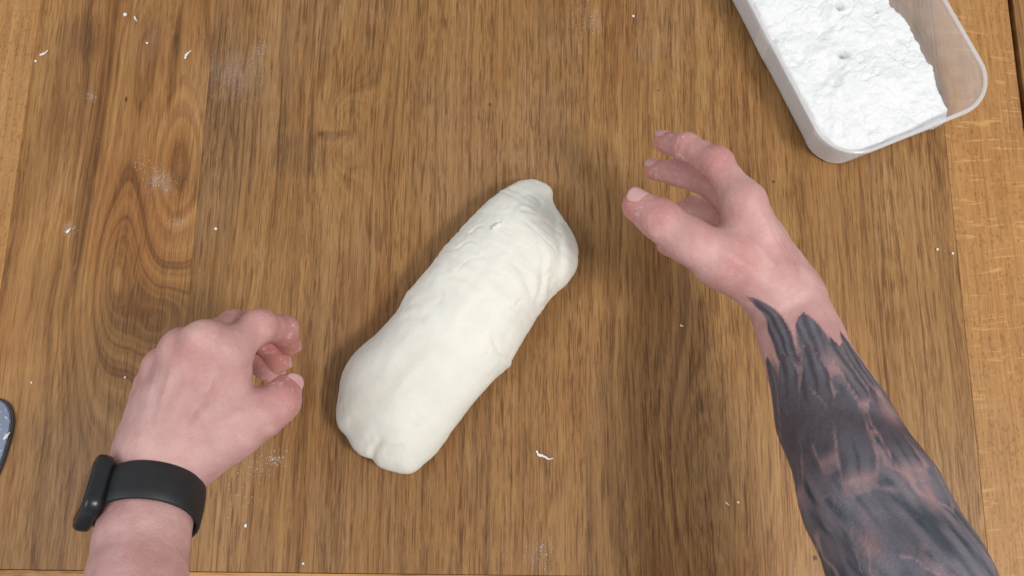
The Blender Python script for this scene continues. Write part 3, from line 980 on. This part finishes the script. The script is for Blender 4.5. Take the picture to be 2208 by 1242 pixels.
def ink_field(pos):
    rel = pos - WR0
    u = rel @ AXR
    c = rel - u[:, None] * AXR
    ang = np.arctan2(c @ SDR, c @ UPR)
    v = ang * .034                  # metres round the arm
    ink = np.zeros(len(pos)); dark = np.zeros(len(pos))
    rng = np.random.default_rng(4)
    wob = .0016 * fbm(np.stack([u / .012, v / .012, u * 0], 1), 3, 2)
    feathers = []
    # (u of tip, v of tip, length, half width, lean, darkness)
    feathers += [(.006, SGN * -.019, .064, .0118, SGN * .04, 1.0), (.024, SGN * .010, .052, .0150, SGN * -.10, .85), (.050, SGN * .034, .050, .0135, SGN * -.10, .85)]
    for row in range(2):
        for j in range(-5, 6):
            feathers.append((.046 + row * .036 + rng.uniform(-.01, .01), j * .021 + (row % 2) * .010 + rng.uniform(-.004, .004),
                             .058 + rng.uniform(-.008, .012), .0095 + rng.uniform(0, .003), rng.uniform(-.25, .15), rng.uniform(.70, 1.0)))
    for j in (-4, -3, 3, 4, 5):
        feathers.append((.012 + .012 * rng.random() + (.035 if j * SGN > 0 else 0), j * .0225, .055, .010, 0, .8))
    # streaked shading under everything past the first plumes
    vv_ = v - SGN * .22 * u
    st = fbm(np.stack([vv_ / .0040, u / .017, u * 0], 1), 61, 2)
    lt = sstep(.80, .97, 1 - np.abs(vnoise(np.stack([vv_ / .0062 + .8 * wob / .0016, u / .022, u * 0], 1), 67))) * sstep(-.25, .3, vnoise(np.stack([v / .02, u / .024, u * 0], 1), 68))
    st2 = vnoise(np.stack([vv_ / .016, u / .030, u * 0], 1), 63)
    ink = np.clip(.95 + .08 * st - .30 * lt, .55, 1) * sstep(.040, .062, u + .6 * wob + .30 * np.abs(v) * 0 + .004 * st - .62 * np.clip(v * SGN, 0, .05))
    dark = np.clip(.28 + .42 * st + .35 * st2, 0, 1) * (1 - .5 * lt)
    for (u0, v0, ln, hw, lean, dk) in feathers:
        s = (u - u0 + wob) / ln
        lat = (v - v0 - lean * (u - u0) + wob * .6)
        prof = hw * np.sin(math.pi / 2 * np.clip(s / .45, 0, 1)) ** .85 * (1 - .25 * np.clip(s, 0, 1) ** 2)
        m = (s > 0) & (s < 1)
        e = np.abs(lat) / np.maximum(prof, 1e-5)
        body = (1 - sstep(.80, 1.05, e)) * m * (1 - sstep(.75, 1.0, s) * .7)
        barb = .5 + .5 * np.sin((np.abs(lat) * 1.0 + (u - u0) * .05) * 2 * math.pi / .0070)
        shaft = np.exp(-(lat / .0009) ** 2)
        edge = np.exp(-((e - .88) / .13) ** 2)
        val = .94 + 0 * barb
        dk_ = np.clip(.75 * np.clip(barb * 1.8 - .6, 0, 1) + .7 * edge + .8 * shaft, 0, 1) * dk
        dark = dark * (1 - .85 * body) + dk_ * body
        ink = np.where(body > .01, np.maximum(ink * (1 - .6 * body), np.clip(val, 0, 1) * body), ink)
    # heavy dark band and open skin patches
    bv = .105 + .25 * (v * SGN) + 0.01 * vnoise(np.stack([v / .02, u / .03, u * 0], 1), 9)
    band = np.exp(-((u - bv) / .024) ** 2) * (.5 + .5 * sstep(-.05, .0, v * SGN + .02))
    ink = np.maximum(ink, .95 * band * sstep(-.45, .35, vnoise(np.stack([u / .02, v / .016, u * 0], 1), 14) + .35))
    for (uu, vv, ru, rv) in ((.066, .014, .009, .006), (.104, .036, .010, .008), (.158, .026, .010, .004), (.176, -.010, .008, .004)):
        ink *= 1 - .40 * np.exp(-((u - uu) / ru) ** 2 - ((v - vv * SGN) / rv) ** 2)
    dark = np.clip(np.maximum(dark, 1.0 * band), 0, 1)
    ink *= sstep(.004, .012, u + wob)
    return np.clip(ink * .97, 0, 1), dark


SGN = 1.0 if (V3((1840, 800, .14)) - V3((1700, 870, .14))) @ SDR > 0 else -1.0


def bounds(*chains):
    a = np.array([p for ch in chains for p in ch])
    return a.min(0), a.max(0)


lo, hi = bounds([p for p, *_ in r_fore], *[[p for p, _ in ch] for ch in (r_index, r_mid, r_ring, r_pink, r_thumb)])
arm_r = build_hand((lo - .05, hi + .05, .0014), r_fore, r_carp, r_thumb, [r_index, r_mid, r_ring, r_pink], r_extra,
                   [(V3((1600, 560, .165)), .02, .35)], 'bare forearm and open hand, dark feather tattoos up to the wrist', [(.5, .1, .85)], (0, 0, 1), ink_field,
                   ridges=[(V3((1690, 640, .15)), V3((1612, 445, .165)), .0030, .0010), (V3((1665, 650, .15)), V3((1520, 540, .17)), .0034, .0012),
                           (V3((1655, 600, .155)), V3((1600, 520, .165)), .0018, .0007), (V3((1705, 640, .15)), V3((1640, 480, .16)), .0016, .0007),
                           (V3((1720, 760, .16)), V3((1670, 610, .155)), .0018, .0007)])
nail(arm_r, r_thumb[-1][0], r_thumb[-2][0], r_thumb[-1][1], (-.25, .85, .75), .013)
nail(arm_r, r_index[-1][0], r_index[-2][0], r_index[-1][1], (-.1, .8, .45))
nail(arm_r, r_mid[-1][0], r_mid[-2][0], r_mid[-1][1], (-.3, .8, .4))
nail(arm_r, r_ring[-1][0], r_ring[-2][0], r_ring[-1][1], (-.6, .5, .1), .0105)
nail(arm_r, r_pink[-1][0], r_pink[-2][0], r_pink[-1][1], (-.4, .2, -.6), .009)

# ---- arm with the watch
l_fore = [((345, 1000, .142), .0262, 1.0), ((324, 1085, .154), .0268, 1.0), ((306, 1165, .168), .0262, 1.0), ((294, 1260, .184), .0268, 1.0), ((262, 1500, .220), .034, 1.0)]
l_fore = [(V3(p), r, s) for p, r, s in l_fore]
l_index = mk([(492, 756, .158, .0120), (558, 704, .142, .0107), (610, 712, .114, .0096), (624, 744, .090, .0080)])
l_mid = mk([(440, 742, .166, .0125), (506, 706, .128, .0108), (580, 735, .094, .0100), (602, 780, .072, .0085)])
l_ring = mk([(392, 757, .156, .0118), (440, 738, .112, .0102), (540, 768, .078, .0095), (588, 806, .062, .0082)])
l_pink = mk([(352, 795, .142, .0105), (385, 795, .104, .0090), (450, 815, .078, .0082), (510, 838, .060, .0072)])
l_thumb = mk([(425, 985, .142, .0165), (500, 932, .144, .0165), (562, 896, .146, .0140), (604, 866, .142, .0120), (618, 838, .136, .0100)])
l_carp = [(V3((385, 965, .150)), .017), (V3((362, 962, .153)), .018), (V3((342, 965, .150)), .0175), (V3((325, 972, .144)), .0155)]
l_extra = [(V3((430, 960, .140)), V3((505, 905, .142)), .020, .018),
           (V3((470, 900, .142)), V3((500, 800, .148)), .016, .012),
           (V3((345, 985, .140)), V3((400, 860, .134)), .025, .024),
           (V3((400, 860, .138)), V3((430, 780, .140)), .024, .018),
           (V3((330, 960, .132)), V3((345, 840, .126)), .020, .017)]
lo, hi = bounds([p for p, *_ in l_fore], *[[p for p, _ in ch] for ch in (l_index, l_mid, l_ring, l_pink, l_thumb)])
arm_l = build_hand((lo - .05, hi + .05, .0014), l_fore, l_carp, l_thumb, [l_index, l_mid, l_ring, l_pink], l_extra,
                   [(V3((420, 740, .17)), .02, .3), (V3((590, 745, .09)), .045, 1.0)], 'bare hand with curled fingers, black watch on its wrist', [(0, .25, .95)], (0, 0, 1),
                   ridges=[(V3((362, 985, .165)), V3((487, 770, .172)), .0030, .0012), (V3((350, 985, .165)), V3((432, 755, .176)), .0028, .0013), (V3((335, 985, .165)), V3((385, 770, .17)), .0026, .0011),
                           (V3((320, 985, .16)), V3((350, 800, .155)), .0024, .0008), (V3((400, 960, .16)), V3((545, 885, .158)), .0030, .0010),
                           (V3((370, 960, .165)), V3((455, 850, .172)), .0016, .0008), (V3((455, 850, .172)), V3((440, 780, .172)), .0016, .0007), (V3((330, 930, .165)), V3((410, 840, .172)), .0015, .0007),
                           (V3((335, 1100, .175)), V3((310, 1250, .2)), .0030, .0008)])
nail(arm_l, l_thumb[-1][0], l_thumb[-2][0], l_thumb[-1][1], (.75, .25, .5), .013)
nail(arm_l, l_index[-1][0], l_index[-2][0], l_index[-1][1], (.8, .3, -.1))
nail(arm_l, l_mid[-1][0], l_mid[-2][0], l_mid[-1][1], (.8, .3, -.2))
nail(arm_l, l_ring[-1][0], l_ring[-2][0], l_ring[-1][1], (.8, .2, -.3), .0105)
nail(arm_l, l_pink[-1][0], l_pink[-2][0], l_pink[-1][1], (.8, .0, -.4), .009)

# ------------------------------------------------------------------ wristwatch
wc = V3((322, 1088, .1545))
wax = V3((345, 1000, .142)) - V3((306, 1165, .168)); wax /= np.linalg.norm(wax)
wup = np.array([0, 0, 1.0]); wup -= wax * (wup @ wax); wup /= np.linalg.norm(wup)
wsd = np.cross(wax, wup)            # to the right of the picture
if wsd[0] < 0: wsd = -wsd
watch = tag(empty('wristwatch', tuple(wc)), 'black wristwatch with a broad dark strap worn on the bare wrist', 'watch')
ks = NT('black_rubber')
sv = ks.coord()
ks.out(Base_Color=ks.ramp(ks.noise(sv, 90, 3), [(.3, (.007, .007, .008)), (.7, (.011, .011, .013))]), Roughness=.55,
       Normal=ks.bump(ks.noise(sv, 1500, 2), .1, .0004))


SR = .0292


def ring_pt(ang, rad, s):
    return wsd * (rad * math.sin(ang)) + wup * (rad * math.cos(ang)) + wax * s


def build_strap():
    verts, faces = [], []
    n = 96
    prof = [(-.0125, .0002), (-.0128, .0016), (-.0118, .0026), (-.006, .0031), (0, .0033), (.006, .0031), (.0118, .0026), (.0128, .0016), (.0125, .0002), (0, 0)]
    for i in range(n):
        a = 2 * math.pi * i / n
        for s, r in prof:
            verts.append(ring_pt(a, SR + r, s))
    m = len(prof)
    for i in range(n):
        for j in range(m):
            a, b = i * m, ((i + 1) % n) * m
            faces.append((a + j, a + (j + 1) % m, b + (j + 1) % m, b + j))
    me = mesh_np('strap', verts, faces)
    bm = bmesh.new(); bm.from_mesh(me); bmesh.ops.recalc_face_normals(bm, faces=bm.faces[:]); bm.to_mesh(me); bm.free()
    link_mesh('strap', me, ks.m, watch)


build_strap()


def build_case():
    a = R(-56)
    up = wsd * math.sin(a) + wup * math.cos(a)
    sd = wsd * math.cos(a) - wup * math.sin(a)
    mt = Matrix((tuple(sd), tuple(wax), tuple(up))).transposed()
    c = Vector(ring_pt(a, SR + .0022, 0))

    def slab(name, hw, hl, z0, z1, r, mat, bev, parent):
        pts = rrect(2 * hw, 2 * hl, r, 8)
        bm = bmesh.new()
        vs = [bm.verts.new((x - hw, y - hl, z0)) for x, y in pts]
        f = bm.faces.new(vs)
        ex = bmesh.ops.extrude_face_region(bm, geom=[f])
        tv = [e for e in ex['geom'] if isinstance(e, bmesh.types.BMVert)]
        for v in tv: v.co.z = z1
        bmesh.ops.recalc_face_normals(bm, faces=bm.faces[:])
        eds = [e for e in bm.edges if len(e.link_faces) == 2 and e.calc_face_angle(0) > 1]
        bmesh.ops.bevel(bm, geom=eds, offset=bev, segments=4, profile=.6, affect='EDGES')
        for v in bm.verts: v.co = mt @ v.co + c
        me = bpy.data.meshes.new(name); bm.to_mesh(me); bm.free()
        return link_mesh(name, me, mat, parent)
    kc = NT('dark_case'); kc.out(Base_Color=(.022, .023, .027), Roughness=.3, Metallic=.5)
    kg = NT('watch_glass'); kg.out(Base_Color=(.012, .016, .024), Roughness=.08)
    case = slab('case', .0185, .0200, -.004, .0068, .0095, kc.m, .0046, watch)
    slab('screen', .0138, .0153, .006, .0073, .0058, kg.m, .0004, case)


build_case()

# ------------------------------------------------------------------ dough scraper at the table's edge
def plate(name, pts, z0, z1, mat, parent, bev=.0006):
    bm = bmesh.new()
    vs = [bm.verts.new((x, y, z0)) for x, y in pts]
    f = bm.faces.new(vs)
    ex = bmesh.ops.extrude_face_region(bm, geom=[f])
    for e in ex['geom']:
        if isinstance(e, bmesh.types.BMVert): e.co.z = z1
    bmesh.ops.recalc_face_normals(bm, faces=bm.faces[:])
    top = [e for e in bm.edges if all(abs(v.co.z - z1) < 1e-9 for v in e.verts)]
    bmesh.ops.bevel(bm, geom=top, offset=bev, segments=2, affect='EDGES')
    me = bpy.data.meshes.new(name); bm.to_mesh(me); bm.free()
    return link_mesh(name, me, mat, parent, smooth=False)


sc0 = P(-60, 950, 0)
scr = tag(empty('dough_scraper', (sc0.x, sc0.y, .0005)), 'blue-grey metal scraper with rounded corner and dark rim, flecked with flour', 'scraper')
spx = [(-190, 850), (-60, 852), (-14, 857), (0, 861), (11, 868), (18, 878), (22, 892), (23, 908), (20, 930), (14, 955), (6, 982), (-4, 1010), (-18, 1040), (-50, 1068), (-190, 1080)]
spx_w = [P(x, y, .003) for x, y in spx]
cxy = sum((Vector((p.x, p.y)) for p in spx_w), Vector((0, 0))) / len(spx_w)


def off(pts, k):
    return [((p.x - cxy.x) * k[0] + cxy.x - sc0.x + k[2], (p.y - cxy.y) * k[1] + cxy.y - sc0.y + k[3]) for p in pts]


kd = NT('dark_rim'); kd.out(Base_Color=(.035, .026, .024), Roughness=.6)
kb = NT('brushed_blade')
bv_ = kb.coord()
fleck = kb.step(.60, .68, kb.noise(bv_, 420, 4, .65))
kb.out(Base_Color=kb.mix(fleck, (.11, .125, .17), (.72, .72, .75)), Roughness=kb.add(.35, kb.mul(fleck, .5)), Metallic=kb.sub(.55, kb.mul(fleck, .55)))
plate('backing', off(spx_w, (1.0, 1.0, .0022, 0)), 0, .0016, kd.m, scr)
plate('blade', off(spx_w, (.98, .965, .0004, 0)), .0017, .0030, kb.m, scr)
plate('handle', [(x - .070, y) for x, y in ((-.05, -.016), (.012, -.014), (.012, .014), (-.05, .016))], .0031, .015, kd.m, scr, .004)

# ------------------------------------------------------------------ crumbs, scraps and flour dust on the table
kr = NT('dry_dough')
kr.out(Base_Color=kr.ramp(kr.noise(kr.coord(), 900, 3), [(.3, (.74, .70, .62)), (.7, (.86, .84, .80))]), Roughness=.8)
kr.bsdf.inputs['Subsurface Weight'].default_value = 0.0


def crumb(px, py, lx, ly, rot, label, seed, curl=0.0, hgt=.45):
    """a torn scrap: a few fused lumps, flattened, with a curled tail"""
    rng = random.Random(seed)
    bm = bmesh.new()
    n = 1 if max(lx, ly) < 1.6 * min(lx, ly) else (9 if lx > .009 else 4)
    for i in range(n):
        f = 0 if n == 1 else (i / (n - 1) - .5)
        rr = .5 * min(lx, ly) * (1.0 if n == 1 else (1.15 - 1.0 * abs(f + .25)))
        rad_x = rr if n == 1 else max(rr, .5 * max(lx, ly) / n * 1.3)
        mtx = Matrix.Translation((f * max(lx, ly) * .8, curl * f * f * max(lx, ly) + (rng.uniform(-1, 1) * .0008 if n > 4 else 0), 0)) @ Matrix.Rotation(math.atan(2 * curl * f), 4, 'Z')
        r = bmesh.ops.create_icosphere(bm, subdivisions=2, radius=1, matrix=mtx @ Matrix.Diagonal((rad_x, rr, rr * hgt * 1.6, 1)))
        for v in r['verts']:
            k_ = 1 + rng.uniform(-.18, .18)
            c = mtx.translation
            v.co = c + (v.co - c) * k_
    zmin = min(v.co.z for v in bm.verts)
    for v in bm.verts: v.co.z = max(v.co.z - zmin * .55, 0)
    me = bpy.data.meshes.new('dough_crumb'); bm.to_mesh(me); bm.free()
    o = link_mesh('dough_crumb', me, kr.m)
    p = P(px, py, 0)
    o.location = (p.x, p.y, .0006); o.rotation_euler = (0, 0, R(rot))
    tag(o, label, 'crumb', 'dough crumbs on the table')


mm = .001
CR_ = [
    (271, 33, 2.6, 3.2, 0, 'chunky white crumb on the flame-grained plank, bigger of a close pair', 0),
    (293, 42, 4.0, 1.4, -60, 'slim white crumb beside the chunky one on the flame-grained plank', .1),
    (97, 116, 6.0, 1.7, 35, 'ragged white scrap close to the pale border board', .25),
    (78, 133, 1.6, 1.7, 0, 'tiny white dot of dough just below the ragged scrap', 0),
    (404, 118, 6.4, 1.9, 58, 'curled comma-shaped white scrap at the edge of the flame-grained plank', -.35),
    (318, 94, 2.2, 1.6, 40, 'small greyish crumb between the crumb pair and the curled scrap', 0),
    (466, 494, 2.0, 2.9, 5, 'oval white crumb alone on bare wood above the hand with the watch', 0),
    (149, 498, 3.4, 1.8, 50, 'white smudged crumb beside the looping grain', .1),
    (1365, 36, 1.8, 1.9, 0, 'lone cream crumb on the table beyond the open hand', 0),
    (1172, 986, 16.0, 2.2, -22, 'wispy white strand of dried dough below the dough log', .5),
    (530, 1133, 2.6, 2.0, 10, 'white crumb on bare wood beside the watch strap', 0),
    (1568, 1086, 2.8, .9, -38, 'thin white splinter of dough near the tattooed forearm', 0),
    (1591, 1083, 1.5, 1.5, 0, 'round white speck next to the thin splinter near the tattooed forearm', 0),
    (2020, 538, 1.8, 1.7, 0, 'white speck on the narrow plank below the flour tub', 0),
    (2053, 547, 1.7, 1.8, 0, 'white speck on the seam of the ray-flecked border board', 0),
    (1470, 703, 1.1, 2.0, -15, 'yellowish crumb on the wood beside the tattooed wrist', 0),
    (271, 814, 1.7, 1.5, 0, 'white speck at the little-finger side of the hand with the watch', 0),
    (69, 825, 2.0, 1.3, 0, 'white speck on the wood above the metal scraper', 0),
    (20, 940, 4.6, 2.0, 52, 'pinkish white scrap stuck to the rim of the metal scraper', 0),
    (654, 1215, 2.0, 1.5, 0, 'white speck by the front border board between hand and dough', 0),
]
for i, (x, y, lx, ly, rot, lab, cu) in enumerate(CR_):
    g = 1.0 if lx > 9 else 1.35
    crumb(x, y, lx * mm * g, ly * mm * g, rot, lab, i, cu)
bpy.data.objects['dough_crumb.018'].location.z = .0030


def dust():
    rng = random.Random(8)
    verts, faces = [], []
    # (px, py, spread x, spread y, count, size mm)
    spots = [(345, 395, 28, 22, 150, .32), (500, 160, 70, 55, 330, .24), (560, 110, 18, 25, 60, .3), (150, 490, 14, 14, 50, .35), (588, 985, 22, 14, 46, .5), (560, 1015, 45, 22, 40, .45),
             (520, 1060, 30, 50, 22, .4), (1255, 40, 28, 40, 60, .35), (1280, 55, 16, 14, 40, .35), (1165, 1190, 24, 24, 60, .38), (330, 360, 30, 30, 30, .4), (195, 208, 14, 10, 30, .35),
             (385, 480, 20, 10, 30, .35), (300, 350, 8, 25, 18, .4), (1330, 350, 40, 10, 60, .22), (230, 560, 60, 60, 40, .25), (1110, 600, 900, 600, 420, .22), (300, 300, 260, 300, 200, .22),
             (2030, 540, 30, 60, 20, .3), (1900, 420, 120, 120, 40, .22), (430, 330, 120, 120, 90, .22), (1480, 100, 120, 90, 60, .22)]
    for (x, y, sx, sy, n, sz) in spots:
        for _ in range(n):
            p = P(x + rng.gauss(0, sx * .6), y + rng.gauss(0, sy * .6), 0)
            r = sz * .001 * rng.uniform(.4, 1.25)
            b = len(verts)
            a0 = rng.uniform(0, 6.28)
            for q in range(4):
                a = a0 + q * math.pi / 2
                verts.append((p.x + r * math.cos(a) * rng.uniform(.6, 1.2), p.y + r * math.sin(a) * rng.uniform(.6, 1.2), .0005))
            verts.append((p.x, p.y, .0005 + r * .8))
            for q in range(4): faces.append((b + q, b + (q + 1) % 4, b + 4))
            faces.append((b + 3, b + 2, b + 1, b))
    k = NT('flour_grain'); k.out(Base_Color=(.72, .69, .66), Roughness=.95)
    o = link_mesh('flour_dust', mesh_np('flour_dust', verts, faces), k.m, smooth=False)
    tag(o, 'fine white flour dust sprinkled in patches over the wood', 'flour dust', kind='stuff')


dust()
